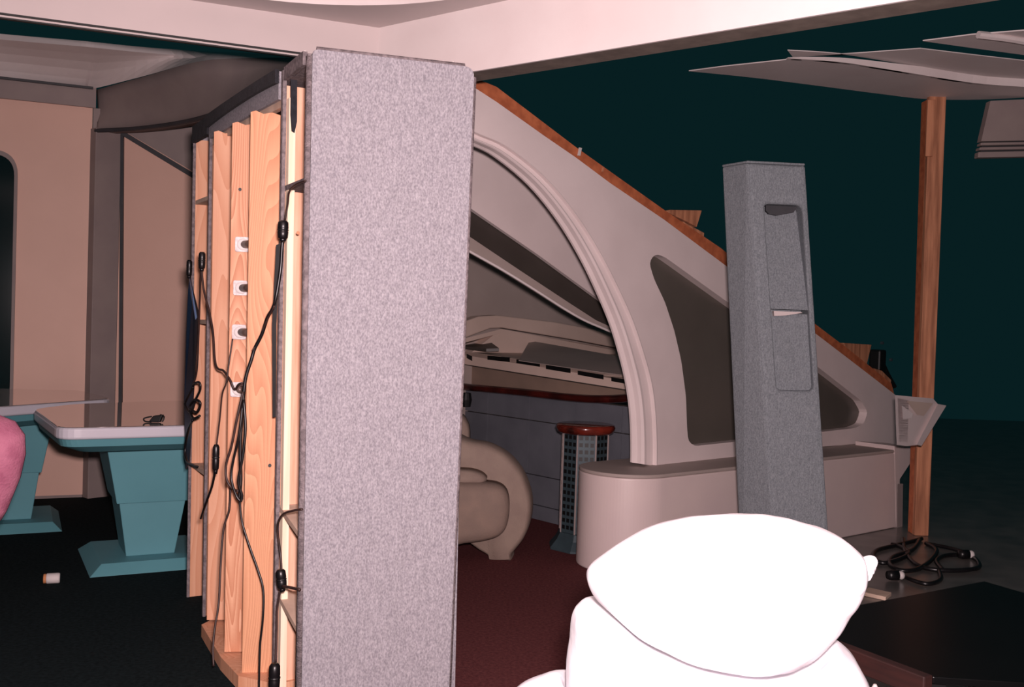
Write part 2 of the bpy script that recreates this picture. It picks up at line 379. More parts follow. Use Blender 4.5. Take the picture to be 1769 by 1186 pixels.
# end panel with rounded edges
poly = roundpoly([zz(N_,0), zz(Rr-nin*.045,0), zz(Rr,ZT), zz(N_,ZT)], [0.002,0.002,0.035,0.02], 5)
U('end_panel', slab(poly, dv, 0.045), 'carpet_grey', bevel=0.012, seg=3)
bm = tube([zz(N_,0.01)+dv*.02-nin*.004, zz(N_,ZT-.02)+dv*.02-nin*.004], 0.014, 8, False); U('edge_piping', bm, 'carpet_edge', smooth=True)
bm = tube([zz(Rr-nin*.045,0.01)+dv*.02+nin*.001, zz(Rr,ZT-.03)+dv*.02+nin*.001], 0.012, 8, False); U('edge_piping', bm, 'carpet_edge', smooth=True)
bm = tube([zz(N_,ZT+.002)+dv*.02+nin*.015, zz(Rr,ZT+.002)+dv*.02-nin*.03], 0.012, 8, False); U('edge_piping', bm, 'carpet_edge', smooth=True)
DEP = 0.30
def board(p, zb, z1, depth, t, name='divider', m='pine', out=0.0):
    a = p - perp*out
    return U(name, slab([zz(a,zb), zz(a+perp*depth,zb), zz(a+perp*depth,z1), zz(a,z1)], e, t), m)
board(D1, 0.0, ZT-.05, DEP, 0.02, 'divider', 'pine')
board(D2, 0.0, ZT-.05, DEP, 0.02, 'divider', 'ply1')
board(FF, 0.0, ZT-.05, DEP, 0.02, 'divider', 'ply1')
# carpeted front edge of each divider
for P_, w_ in ((D1, .030), (D2, .024), (FF, .012)):
    U('divider_edge', slab([zz(P_-perp*.012,0), zz(P_+perp*.002,0), zz(P_+perp*.002,ZT-.002), zz(P_-perp*.012,ZT-.002)], -e, w_*0.8), 'carpet_edge', bevel=.003)
# cream stud against the first divider
a = D1 - e*.022 + perp*.003
U('stud', slab([zz(a,0.01), zz(a+perp*.024,0.01), zz(a+perp*.024,ZT-.10), zz(a,ZT-.10)], -e, 0.03), 'pine_pale', bevel=.002)
# back skin, hidden side
U('back_skin', slab([zz(Rr+e*.05,0), zz(Rr+e*.0+ (FF-N_),0), zz(Rr+(FF-N_),ZT), zz(Rr+e*.05,ZT)], -perp, 0.02), 'carpet_grey')
bs = FF + perp*DEP
U('far_panel', slab([zz(FF+e*.025,0), zz(FF+e*.025+nin*wid*.8,0), zz(FF+e*.025+nin*wid*.8,ZT), zz(FF+e*.025,ZT)], e, 0.02), 'carpet_grey')
# inner back boards of the bays
for A1, B1, m_ in ((N_+e*.05, D1, 'pine'), (D2+e*.02, FF, 'ply3')):
    U('bay_back', slab([zz(A1+perp*DEP,0), zz(B1+perp*DEP,0), zz(B1+perp*DEP,ZT-.05), zz(A1+perp*DEP,ZT-.05)], perp, 0.012), m_)
U('bay_back', slab([zz(D1+e*.02+perp*DEP,0), zz(D2+perp*DEP,0), zz(D2+perp*DEP,ZT-.05), zz(D1+e*.02+perp*DEP,ZT-.05)], perp, 0.012), 'ply1')
# vertical planks standing in the middle bay
fd = Vector((1, 0.16, 0)).normalized(); fnn = Vector((fd.y,-fd.x,0))
def plank(pxl, Y, wdt, m, z0=.05, z1=2.05):
    a = xy(at(pxl, 540, Y)); b = a + fd*wdt
    top = [(0,0),(0.12,.006),(0.3,-.004),(.5,.003),(.7,-.006),(.88,.003),(1,-.002)]
    pts = [zz(a,z0), zz(b,z0)] + [zz(a.lerp(b,t),z1+dz) for t, dz in reversed(top)]
    return U('plank', slab(pts, -fnn, 0.019), m, bevel=.0015)
plank(361, 4.17, .15, 'ply1', .06, 2.075)
pB = plank(392, 3.80, .16, 'ply2', .055, 2.045)
plank(423, 3.60, .150, 'ply3', .05, 2.05)
# base plate
b0 = xy(at(352,540,4.14)); b1 = xy(at(386,540,3.76)); b2 = xy(at(417,540,3.57)); b3 = D1
U('base_plate', prism([b0, b1, b2, b3-e*.02, b3+perp*.2, D2+perp*.2], 0.0, .05), 'ply1')
# top board, curved between the dividers, with worn felt along it
c1 = D1.lerp(D2,.3)-perp*.004; c2 = D1.lerp(D2,.7)-perp*.004
tp = [N_+e*.05, D1, c1, c2, D2, FF, FF+perp*DEP, N_+e*.05+perp*DEP]
U('top_board', prism(tp, ZT-.03, ZT-.004), 'carpet_edge')
U('top_rail', slab([zz(D1+e*.03-perp*.0,2.06), zz(c1,2.06), zz(c2,2.06), zz(D2-e*.01,2.06), zz(D2-e*.01+perp*.02,2.06), zz(c2+perp*.02,2.06), zz(c1+perp*.02,2.06), zz(D1+e*.03+perp*.02,2.06)], Z3, .05), 'shelf')
def strip(pts, z0f, z1f, name, m, off=.006):
    bm = bmesh.new(); fr, bk = [], []
    n = len(pts)
    for i, p in enumerate(pts):
        z0 = z0f(i/(n-1)); z1 = z1f(i/(n-1))
        fr.append((zz(p-perp*(off+.012), z0), zz(p-perp*(off+.012), z1))); bk.append((zz(p-perp*off+perp*.003, z0), zz(p-perp*off+perp*.003, z1)))
    for i in range(n-1):
        q = [bm.verts.new(v) for v in (fr[i][0], fr[i+1][0], fr[i+1][1], fr[i][1], bk[i][0], bk[i+1][0], bk[i+1][1], bk[i][1])]
        for f in ((0,1,2,3),(7,6,5,4),(0,4,5,1),(3,2,6,7),(1,5,6,2),(0,3,7,4)): bm.faces.new([q[j] for j in f])
    return U(name, bm, m)
mid = smoothpath([D1+e*.03, c1, c2, D2], 10)
strip(mid, lambda t: 2.085, lambda t: ZT+.002, 'carpet_band', 'carpet_grey', .0)
strip(mid, lambda t: 2.140+.006*math.sin(t*4), lambda t: ZT+.008, 'felt_band', 'tornblack', .013)
strip(smoothpath([D2+e*.02, FF],4), lambda t: 2.11, lambda t: ZT+.008, 'felt_band', 'tornblack', .004)
strip(smoothpath([N_+e*.06, D1-e*.03],4), lambda t: 2.14, lambda t: ZT+.004, 'felt_band', 'carpet_edge', .0)
# torn black tongue hanging behind the stud
aa = D1 - e*.056 + perp*.004
pts = [zz(aa,2.14), zz(aa+perp*.022,2.14), zz(aa+perp*.024,2.0), zz(aa+perp*.016,1.96), zz(aa+perp*.006,1.965), zz(aa+perp*.001,2.02)]
U('felt_tongue', slab(pts, -e, 0.004), 'tornblack')
# shelves
def shelf(A1, B1, z, name='shelf', t=.018, m='shelf', dz=0.0):
    return U(name, slab([zz(A1+perp*.004,z+dz), zz(B1+perp*.004,z), zz(B1+perp*DEP,z), zz(A1+perp*DEP,z+dz)], Z3, t), m)
shelf(N_+e*.05, D1, 1.765, m='carpet_edge'); shelf(N_+e*.05, D1, .655, dz=-.045); shelf(N_+e*.05, D1, .345, dz=-.05)
blk = D1 - e*.03 + perp*.075
U('shelf_cleat', slab([zz(blk,1.71), zz(blk+perp*.05,1.71), zz(blk+perp*.05,1.764), zz(blk,1.764)], -e, .06), 'pine_pale')
U('shelf_cleat', slab([zz(blk,1.69), zz(blk+perp*.05,1.69), zz(blk+perp*.05,1.709), zz(blk,1.709)], -e, .06), 'black')
for z in (1.83, 1.28, .61): shelf(D2+e*.02, FF, z)
# pipes through plank with white flanges
pl0 = xy(at(396, 540, 3.80))
for i, (px, py) in enumerate(((416,422),(412,497),(409,573),(405,672))):
    c = at(px, py, 3.80) - Vector((0,.004,0))
    fr = fd
    poly = roundpoly([c+fr*sx*.026+Z3*sz*.028 for sx, sz in ((-1,-1),(1,-1),(1,1),(-1,1))], .008, 3)
    f = U('pipe_flange', slab(poly, fnn, .004), 'flange', bevel=.0015)
    d = (fnn*0.9 + fd*0.55).normalized()
    ln = .085 if i < 3 else .02
    bm = tube([c+fd*.006, c+fd*.006+d*ln], .015, 14, False); obj('pipe', bm, 'pipe', f, smooth=True)
    bm = lathe([(.0225,0),(.0225,.006),(.018,.008)], c+fnn*.003+fd*.004, fnn, 20); obj('flange_ring', bm, 'tissue', f)
# knots and screws
for px, py, Y, m_ in ((413,327,3.79,'black'),(459,803,3.59,'black'),(512,402,3.4,'timber')):
    bm = lathe([(.006,0),(.006,.002)], at(px,py,Y)-Vector((0,.002,0)), fnn, 10); U('bore_hole' if m_ == 'black' else 'wood_knot', bm, m_)
for P_ in (N_-nin*.012+dv*.1, Rr-nin*.07+dv*.02, D1+e*.05+perp*.03):
    U('screw', lathe([(.002,-.01),(.002,.010),(.005,.011),(.005,.015)], zz(P_,ZT-.0), (0,0,1), 8), 'screw')

def allch(o):
    for c_ in o.children:
        yield c_; yield from allch(c_)
for o_ in allch(unit):      # the whole unit stands slightly out of plumb
    for v in o_.data.vertices: v.co.x += .024*(1-v.co.z/ZT)

# ================================================================== CABLES ON THE UNIT
def cable(pts, r, label, group=None, m='rubber', name='cable'):
    P_ = [at(*p) for p in pts]
    bm = tube(P_, r, 7); o = obj(name, bm, m, None, smooth=True); tag(o, label, 'cable', group); return o
def plug(parent_label, px, py, Y, h, rr, d=(0,0,1), group=None, prongs=True):
    c = at(px, py, Y); d = Vector(d).normalized()
    t = thing('power_plug', parent_label, 'plug', c - d*h/2, group)
    obj('plug_body', lathe([(rr*.55,-h*.5),(rr*.9,-h*.42),(rr,-h*.1),(rr*.82,0),(rr,.1*h),(rr*.95,h*.4),(rr*.6,h*.5)], c, d, 16), 'rubber', t, smooth=True)
    obj('plug_collar', lathe([(rr*.5,-h*.62),(rr*.62,-h*.5),(rr*.5,-h*.44)], c, d, 12), 'rubber', t, smooth=True)
    obj('plug_band', lathe([(rr*1.02,-h*.03),(rr*1.06,0),(rr*1.02,h*.03)], c, d, 16), 'black', t)
    return t
cable([(348,462,4.12),(352,500,4.1),(362,540,4.05),(368,575,4.0),(371,620,3.94),(376,636,3.9),(386,640,3.84),(397,655,3.74),(405,672,3.73),(412,664,3.7),(418,662,3.58)], .0045, 'thin brown cable falling from the small plug to the lowest pipe flange', m='cablebrown')
cable([(402,585,3.77),(396,625,3.76),(391,660,3.76),(384,680,3.78),(380,720,3.82),(374,770,3.84)], .003, 'thin brown wire leaving the third pipe flange and curving down', m='cablebrown')
plug('slim inline plug on the plank under the lowest pipe flange', 373, 790, 3.83, .10, .013)
cable([(372,812,3.83),(366,840,3.86),(356,868,3.92),(347,895,4.0)], .0045, 'short cable running from the slim inline plug down to the dark divider edge', m='rubber')
cable([(489,404,3.44),(487,430,3.44),(484,470,3.44),(474,525,3.44),(462,548,3.5),(452,578,3.52),(440,602,3.53),(434,622,3.53),(425,650,3.53),(421,680,3.53),(418,720,3.53),(415,770,3.53),(416,830,3.53),(413,862,3.53)], .0062, 'thick twisted black cable swinging from the round plug across the amber plank', m='rubber')
cable([(474,528,3.43),(458,560,3.5),(445,590,3.53),(436,605,3.52)], .003, 'thin wire strand beside the thick twisted cable on the amber plank', m='cablebrown')
cable([(420,676,3.52),(410,720,3.52),(400,770,3.54),(391,800,3.55),(391,825,3.55),(400,842,3.55),(412,848,3.53)], .0045, 'cable loop bulging out over the grained plank', m='cablebrown')
cable([(419,700,3.515),(413,750,3.51),(402,800,3.53),(400,828,3.53),(408,855,3.52),(415,865,3.52)], .0045, 'inner cable loop hanging inside the wider loop', m='rubber')
cable([(421,690,3.51),(424,740,3.5),(419,790,3.5),(412,830,3.505),(418,855,3.51),(416,866,3.51)], .005, 'black cable bundle strand hanging straight against the amber plank edge', m='rubber')
cable([(414,864,3.52),(418,900,3.5),(430,940,3.49),(446,985,3.48),(455,1020,3.47),(454,1070,3.46),(449,1120,3.46),(447,1200,3.45)], .0038, 'long thin cable wandering down the amber plank to the floor', m='rubber')
cable([(398,842,3.7),(396,880,3.7),(386,915,3.7),(381,980,3.68),(378,1040,3.66),(371,1085,3.64),(368,1120,3.62),(369,1150,3.6)], .004, 'long thin cable dropping down the grained plank to the base', m='cablebrown')
cable([(528,312,3.14),(512,318,3.2),(500,330,3.3),(497,352,3.34),(492,380,3.36)], .0035, 'thin brown wire looped over the top shelf to the round plug', m='cablebrown')
plug('round black plug hanging beside the cream stud below the top shelf', 489, 397, 3.36, .062, .018)
tag(obj('rubber_strip', slab([at(477,423,3.46), at(484,420,3.46), at(477,560,3.46), at(476,720,3.46), at(471,720,3.46), at(470,560,3.46)], (0,1,0), .006), 'rubber'), 'flat black rubber strip hanging down the carpeted divider edge', 'strip')
cable([(522,879,3.2),(505,882,3.24),(489,888,3.3),(480,905,3.36),(481,930,3.38),(485,962,3.38),(486,985,3.36)], .004, 'brown wire drooping from the middle shelf to the twin black plug', m='cablebrown')
plug('fat black twin plug hanging between the two low shelves', 486, 1000, 3.34, .066, .017, (-.12,0,1))
cable([(489,1012,3.3),(500,1014,3.25),(518,1018,3.18)], .005, 'short cable leading from the twin black plug behind the end panel', m='cablebrown')
cable([(484,1018,3.34),(479,1050,3.35),(478,1090,3.35),(476,1145,3.34)], .0038, 'straight brown wire between the twin plug and the bottom plug', m='cablebrown')
plug('large black plug at the bottom of the cream stud', 474, 1170, 3.3, .095, .019)
plug('small black plug high on the dark divider edge by the speckled plank', 349, 450, 4.1, .07, .014)
plug('small black plug at the top of the blue plastic strip', 327, 463, 4.6, .075, .013)
cable([(347,465,4.12),(345,520,4.2),(343,580,4.28),(340,640,4.35),(333,665,4.42)], .004, 'brown cable running down the far narrow bay', m='cablebrown')
# blue plastic strip and tangle
bs_ = tag(obj('plastic_strip', slab([at(328,476,4.62), at(333,500,4.62), at(343,540,4.5), at(337,640,4.55), at(333,700,4.6), at(327,800,4.62), at(321,810,4.65), at(318,700,4.68), at(321,580,4.66), at(325,500,4.63)], (0,1,0), .008), 'bluecloth'), 'dark blue plastic strip hanging on the far end of the unit', 'strip')
obj('fold', slab([at(327,478,4.60), at(331,492,4.6), at(341,548,4.48), at(338,552,4.48), at(330,510,4.58)], (0,-1,0), .004), 'bluelight', bs_)
cable([(335,662,4.4),(344,660,4.36),(346,672,4.36),(338,690,4.4),(330,712,4.42),(320,700,4.5),(322,690,4.5),(334,668,4.42)], .005, 'black cable loop in the tangle beside the blue strip')
cable([(328,700,4.42),(336,690,4.38),(346,696,4.35),(340,712,4.38),(328,706,4.44),(334,722,4.4),(345,718,4.36)], .006, 'tightly knotted black cable at the middle of the tangle')
cable([(333,725,4.4),(326,740,4.5),(320,770,4.58),(322,795,4.55),(334,803,4.45),(341,806,4.4)], .0055, 'black cable falling from the tangle to the far bay shelf')

# ================================================================== TABLES
def frust(p0, s0, z0, s1, z1, ang, m, name, par, bevel=.004, off=(0,0)):
    ca, sa = math.cos(ang), math.sin(ang); X = Vector((ca,sa,0)); Y = Vector((-sa,ca,0))
    r = []
    for s, z, o in ((s0,z0,(0,0)),(s1,z1,off)):
        r.append([zz(p0,z)+X*(sx*s[0]+o[0])+Y*(sy*s[1]+o[1]) for sx, sy in ((-1,-1),(1,-1),(1,1),(-1,1))])
    return obj(name, loft(r), m, par, bevel=bevel)
def table(label, plan, zt_, ped, ang, sc_=1.0):
    c = Vector((ped[0], ped[1], 0)); t = thing('pedestal_table', label, 'table', c, 'teal pedestal tables in the lounge')
    pl_ = roundpoly(plan, .10, 6); ctr = sum(pl_, Vector())/len(pl_)
    obj('tabletop', prism(pl_, zt_-.058, zt_-.003), 'table_edge', t, bevel=.012, seg=3)
    obj('gloss_surface', prism([ctr+(p-ctr)*.985 for p in pl_], zt_-.004, zt_), 'table_gloss', t)
    obj('apron', loft([[zz(ctr+(p-ctr)*.80, zt_-.135) for p in pl_],[zz(ctr+(p-ctr)*.955, zt_-.095) for p in pl_],[zz(ctr+(p-ctr)*.975, zt_-.059) for p in pl_]]), 'teal', t)
    frust(c, (.165*sc_,.20), .335, (.225*sc_,.27), zt_-.125, ang, 'teal', 'pedestal_upper', t)
    frust(c, (.112*sc_,.15), .05, (.152*sc_,.185), .335, ang, 'teal', 'pedestal_lower', t)
    frust(c, (.29*sc_,.33), 0.0, (.235*sc_,.27), .05, ang, 'teal', 'base_plate', t, .003)
    return t
TZ = .78
t2 = [atZ(100,739,TZ), atZ(330,731,TZ)+Vector((.25,.06,0)), Vector((-1.25,6.1,0)), atZ(317,691,TZ), atZ(128,697,TZ), atZ(56,706,TZ)]
table('teal pedestal table with white edge nearer the wooden unit, black item on top', [xy(p) for p in t2], TZ, (-1.93, 5.42), R(28), 1.08)
t1 = [atZ(-60,706,TZ), atZ(196,688,TZ), atZ(118,664,TZ), atZ(-20,664,TZ), atZ(-110,672,TZ)]
t1[2] = Vector((-2.85, 6.72, 0)); t1[3] = Vector((-3.6,6.62,0)); t1[4] = Vector((-3.9,6.1,0))
table('teal pedestal table by the dark window, partly behind the pink chair', [xy(p) for p in t1], TZ, (-3.02, 6.16), R(26), .94)
# black clip on the table
o = thing('binder_clip', 'small black crumpled clip lying on the glossy tabletop', 'clip', atZ(268,730,TZ))
c = atZ(268, 730, TZ+.0)
obj('clip_body', slab([c+Vector((-.035,0,.002)), c+Vector((.02,0,.002)), c+Vector((.035,.0,.04)), c+Vector((-.012,0,.034))], (0,1,0), .03), 'black', o, bevel=.004)
obj('clip_handle', tube([c+Vector((-.02,.01,.03)), c+Vector((-.055,.0,.02)), c+Vector((-.05,0,.006)), c+Vector((-.02,0,.004))], .004, 6), 'black', o)
obj('clip_lever', tube([c+Vector((.02,.01,.04)), c+Vector((.04,.01,.03)), c+Vector((.035,0,.006))], .004, 6), 'black', o)
# cigarette-like foam plug on the floor
c = atZ(88, 997, .03); o = thing('foam_plug', 'small white cylinder with tan end lying on the dark floor', 'plug', zz(c,0))
ax = Vector((1,.35,0)).normalized(); cz = zz(c,.026)
obj('cylinder_body', lathe([(.022,-.02),(.025,-.016),(.025,.034),(.022,.04)], cz, ax, 18), 'tissue', o, smooth=True)
obj('tan_end', lathe([(.0225,-.032),(.0225,-.0201)], cz, ax, 18), 'tan', o)
# ------------------------------------------------------------------ pink chair at the edge
pc = xy(at(-91, 800, 4.15)); ch = thing('pink_chair', 'pink upholstered chair cut by the frame beside the teal tables', 'chair', pc)
pr_ = []
for z, hw, dpt in ((.44,.20,.05),(.48,.222,.055),(.54,.245,.06),(.62,.275,.065),(.72,.295,.07),(.80,.29,.065),(.855,.25,.05),(.885,.17,.03)):
    ring = []
    for i in range(28):
        a = 2*math.pi*i/28; ring.append(Vector((pc.x+hw*(abs(math.cos(a))**.6)*math.copysign(1,math.cos(a)), pc.y+.05*math.cos(a)**2+dpt*(abs(math.sin(a))**.8)*math.copysign(1,math.sin(a)), z)))
    pr_.append(ring)
obj('backrest', loft(pr_), 'pink', ch, smooth=True)
frust(pc+Vector((-.24,.10,0)), (.20,.20), .36, (.22,.22), .47, 0, 'pink', 'seat', ch, .03)
for sx in (-1,1):
    for sy in (-.02,.24): obj('leg', tube([zz(pc+Vector((-.24+sx*.16,sy,0)),0), zz(pc+Vector((-.24+sx*.14,sy,0)),.37)], .016, 8, False), 'rubber', ch)

# ================================================================== ARCHED FRAME
Pa = Vector((.82, 5.76, 0)); a = Vector((.75,.66,0)).normalized(); an = Vector((a.y,-a.x,0))   # an faces the camera
bdir = -an
def onA(px, py, off=0.0): return onp(px, py, Pa+an*off, an)
arch = thing('arched_frame', 'large cream arched frame with smoked triangular window and diagonal wooden edge', 'set wall', Pa+a*1.0)
outer_px = [(780,121),(821,152),(858,176),(941,235),(995,272),(1054,316),(1147,379),(1210,426),(1245,452),(1417,582),(1468,621),(1511,654),(1547,682),(1575,690),(1565,745),(1550,768),(1500,766),(1430,770),(1330,782),(1270,790),(1135,805)]
mi = [(700,198),(760,220),(819,247),(863,269),(922,318),(971,378),(1010,442),(1040,504),(1064,562),(1081,619),(1092,668),(1098,715),(1100,760),(1100,800)]
mo = []
for i_, (x_, y_) in enumerate(mi):
    x0_, y0_ = mi[max(i_-1,0)]; x1_, y1_ = mi[min(i_+1,len(mi)-1)]
    dx_, dy_ = x1_-x0_, y1_-y0_; l_ = math.hypot(dx_, dy_); w_ = 18+17*min(1, max(0, (i_-2)/8))
    mo.append((x_+dy_/l_*w_, y_-dx_/l_*w_))
mo[-1] = (1135,805)
outl = [onA(*p) for p in [(700,90),(740,100)]+outer_px] 
inn = smoothpath([onA(*p) for p in mo], 5)
poly = outl + list(reversed(inn))[1:]
hole_px = [(1136,439),(1127,443),(1122,455),(1130,482),(1149,522),(1165,571),(1177,623),(1185,684),(1187,740),(1189,762),(1200,770),(1266,763),(1350,753),(1424,745),(1476,739),(1492,732),(1499,712),(1488,692),(1420,639),(1330,573),(1252,518),(1149,444)]
hole = [onA(*p) for p in hole_px]
hole = roundpoly([(h) for h in hole], .03, 2)
def slabh(pts, n, t, holes, fronttilt=None): return slab(pts, n, t, holes=holes)
obj('arch_panel', slab(poly, -an, 0.07, holes=[hole]), 'arch', arch, bevel=.008, seg=2)
# window pane set back in the opening
cen = sum(hole, Vector())/len(hole)
obj('window_pane', slab([cen+(h-cen)*1.0-an*.062 for h in hole], -an, 0.006), 'pane', arch)
# moulding with a stepped profile
ip = smoothpath([onA(*p) for p in mi], 5)
prof = [(0,0.004),(.06,.006),(.10,-.016),(.50,-.020),(.56,.004),(.64,.016),(.74,.018),(.82,.008),(.86,-.02),(.95,-.03),(1.0,-.035),(1.0,-.05),(0.0,-.05)]
bm = bmesh.new(); rows = []
for k in range(len(inn)):
    o0, i0 = inn[k], ip[k]
    rows.append([bm.verts.new(o0.lerp(i0, f) + an*d) for f, d in prof])
for r0, r1 in zip(rows, rows[1:]):
    for j in range(len(prof)): 
        j2 = (j+1) % len(prof); bm.faces.new((r0[j], r0[j2], r1[j2], r1[j]))
bm.faces.new(rows[0]); bm.faces.new(list(reversed(rows[-1])))
obj('arch_moulding', bm, 'arch', arch, smooth=False, bevel=.002)
# wooden backing edge along the diagonal
wt = [(780,118),(858,150),(995,254),(1147,362),(1245,428),(1330,498),(1417,566),(1470,606),(1505,634),(1540,662)]
wl_ = [(775,140),(860,190),(995,285),(1147,392),(1245,466),(1330,535),(1417,596),(1470,636),(1511,668),(1547,690)]
poly = [onA(*p, -.16) for p in wt] + [onA(*p, -.16) for p in reversed(wl_)]
obj('plywood_edge', slab(poly, -an, .09), 'orange_wood', arch)
poly = [onA(*p, -.02) for p in [(821,152),(858,150),(870,160),(862,178)]]
# chips and bolts on the edge
for px, py, s in ((1000,262,.022),(1040,293,.012),(935,236,.008)):
    c = onA(px, py, -.155); obj('edge_patch', slab([c+a*(-s*.5)+Z3*(-s), c+a*(s*.2)+Z3*(-s), c+a*(s*.7)+Z3*s, c+a*(-.1*s)+Z3*s], an, .008), 'tissue' if s > .015 else 'timber', arch)
# wooden wedge blocks fixed on the edge
def wedge(pp, t=.12, off=-.18, m='timber'):
    obj('wood_block', slab([onA(x, y, off) for x, y in pp], -an, t), m, arch, bevel=.004)
wedge([(1148,364),(1158,362),(1213,363),(1204,392),(1190,384)], .03, -.17, 'timber')
wedge([(1150,364),(1204,364),(1196,390)], .10, -.20, 'timber')
wedge([(1180,382),(1217,402),(1216,410),(1195,404)], .05, -.17, 'timber')
wedge([(1457,592),(1506,595),(1496,636),(1470,616)], .10, -.17, 'timber')
wedge([(1511,636),(1524,640),(1540,656),(1538,670),(1524,664)], .05, -.17, 'timber')
# end bracket
E = lambda x, y, o=.0: onA(x, y, o+.80)
obj('bracket_arm', slab([E(1550,686),E(1570,690),E(1568,764),E(1553,764)], ray(1562,728), 1.1), 'arch', arch, bevel=.004)
RD = ray(1590, 728)
obj('end_bracket', slab([E(1546,682),E(1612,688),E(1624,702),E(1590,768),E(1566,770),E(1549,768)], RD, .06), 'arch', arch)
obj('bracket_lip', slab([E(1620,697,.02),E(1635,700,.02),E(1592,770,.02),E(1583,768,.02)], RD, .10), 'arch', arch, bevel=.004)
obj('bracket_gusset', slab([E(1558,700,.01),E(1577,714,.01),E(1575,722,.01),E(1560,724,.01)], RD, .012), 'beam', arch)
obj('bracket_gusset', slab([E(1566,692,.012),E(1612,696,.012),E(1596,718,.012),E(1584,716,.012)], RD, .014), 'room_light', arch)
# black clamp lamp behind the edge
cl = thing('clamp_lamp', 'small black clamp lamp fixed on the diagonal wooden edge', 'lamp', onA(1520,640,-.3))
c = onA(1516, 622, -.32)
obj('lamp_body', box(c, a*.05, Vector((-a.y,a.x,0))*.05, Z3*.085), 'black', cl, bevel=.015)
obj('lamp_arm', tube([c+Z3*.07, onA(1530,640,-.32), onA(1545,668,-.3)], .02, 8), 'black', cl)
obj('lamp_bolt', lathe([(.012,0),(.012,.02)], onA(1522,592,-.25), an, 10), 'metalmesh', cl)
obj('lamp_bolt', lathe([(.012,0),(.012,.02)], onA(1537,621,-.25), an, 10), 'metalmesh', cl)

# plinth
ZP = .54
Fs = Vector((.84,5.44,0)); pd_ = (Vector((2.66,6.93,0))-Fs).normalized(); pb = Vector((-pd_.y,pd_.x,0)); rr = .27
cs = Fs + pb*rr; plan = []
for i in range(49):
    t = math.pi*(i/48); plan.append(cs + (-pb*math.cos(t))*rr + (-pd_*math.sin(t))*rr)
Fe = Fs + pd_*2.42
plan = plan + [Fe+pb*rr*2, Fe]
pln = thing('plinth', 'low pink-beige plinth with rounded end carrying the arched frame', 'plinth', zz(cs,0))
obj('plinth_body', prism(plan, 0, ZP-.02), 'plinth', pln, bevel=.01, seg=3)
obj('plinth_top', prism([cs+(p-cs)*1.0 for p in plan], ZP-.02, ZP), 'room_mid', pln, bevel=.006)  # top coloured darker than the body: grazing-light shade put into the colour
# flared end
fe = lambda px, py: onp(px, py, Fs-pb*.002, pb)
obj('flared_end', slab([fe(1548,912), fe(1545,770), fe(1590,772), fe(1586,780), fe(1556,826), fe(1552,832)], pb, .3), 'plinth', pln, bevel=.005)
obj('toe_strip', slab([fe(1550,835), fe(1560,835), fe(1559,912), fe(1550,912)], pb, .05), 'header', pln)

# ================================================================== ROOM BEHIND THE ARCH
slope = -.39; ZR = 1.75
rn = (a+Z3*slope).cross(bdir).normalized()
if rn.z > 0: rn = -rn      # facing down into the room
P0r = zz(Pa, ZR)
def RP(s, w, off=0.0): return P0r + a*s + Z3*slope*s + bdir*w + rn*off
def onR(px, py, off=0.0): return onp(px, py, P0r+rn*off, rn)
def onV(px, py, w_): return onp(px, py, Pa+bdir*w_, an)
we = 2.02; EW = Pa + bdir*we
wr = struct('wall_rear', slab([zz(EW-a*1.6,0.0), zz(EW+a*2.6,0.0), zz(EW+a*2.6,1.2), zz(EW-a*1.2,2.2), zz(EW-a*1.6,2.3)], bdir, .06), 'room_mid')
UP = [(560,110),(720,140),(800,170),(880,225),(960,290),(1040,380),(1095,470),(1110,560),(1104,580)]
dk_t = [(1075,548),(1045,524),(930,440),(815,361),(720,296),(560,190)]
dk_b = [(560,246),(720,352),(815,411),(900,468),(985,524),(1030,553),(1085,578)]
struct('upper_wall_panel', slab([onV(*p,.62) for p in UP]+[onV(*p,.62) for p in dk_t], bdir, .03), 'arch', wr)
struct('glazing_strip', slab([onV(*p,.66) for p in dk_t]+[onV(*p,.66) for p in dk_b]+[onV(1104,580,.66)], bdir, .03), 'room_dark', wr)
pth2 = [(560,282),(720,382),(760,405),(815,436),(870,467),(925,501),(975,533),(1010,553),(1040,566),(1072,580)]
struct('grey_strip', slab([onV(x,y,.63) for x,y in dk_b]+[onV(x,y,.63) for x,y in reversed(pth2)], bdir, .03), 'room_mid', wr)
struct('edge_moulding', tube([onV(x,y,.62) for x,y in pth2], .008, 8), 'beam', wr, smooth=True)
# end wall under the slope
def onE(px, py, off=0.0): return onp(px, py, EW+an*off, an)
bm = slab([onE(800,556,.10), onE(828,546,.10), onE(860,544,.10), onE(960,556,.10), onE(1090,580,.10), onE(1095,606,.10), onE(1000,588,.10), onE(868,566,.10), onE(848,567,.10), onE(800,585,.10)], bdir, .10)
struct('cornice_band', bm, 'room_light', wr, bevel=.01)
# console: side wall (s = .23) with ledge, slots, recessed band, rail, lower panels
S0 = .23; con = thing('console_wall', 'slotted grey console wall with mahogany rail seen through the arch', 'console', Pa+a*S0+bdir*1.2)
def CP(w, z, s=S0): return zz(Pa+a*s+bdir*w, z)
def onC(px, py, s=S0): return onp(px, py, Pa+a*s, a)
CO = lambda name, bm, m, **k: obj(name, bm, m, con, **k)
zl = onC(960,636).z
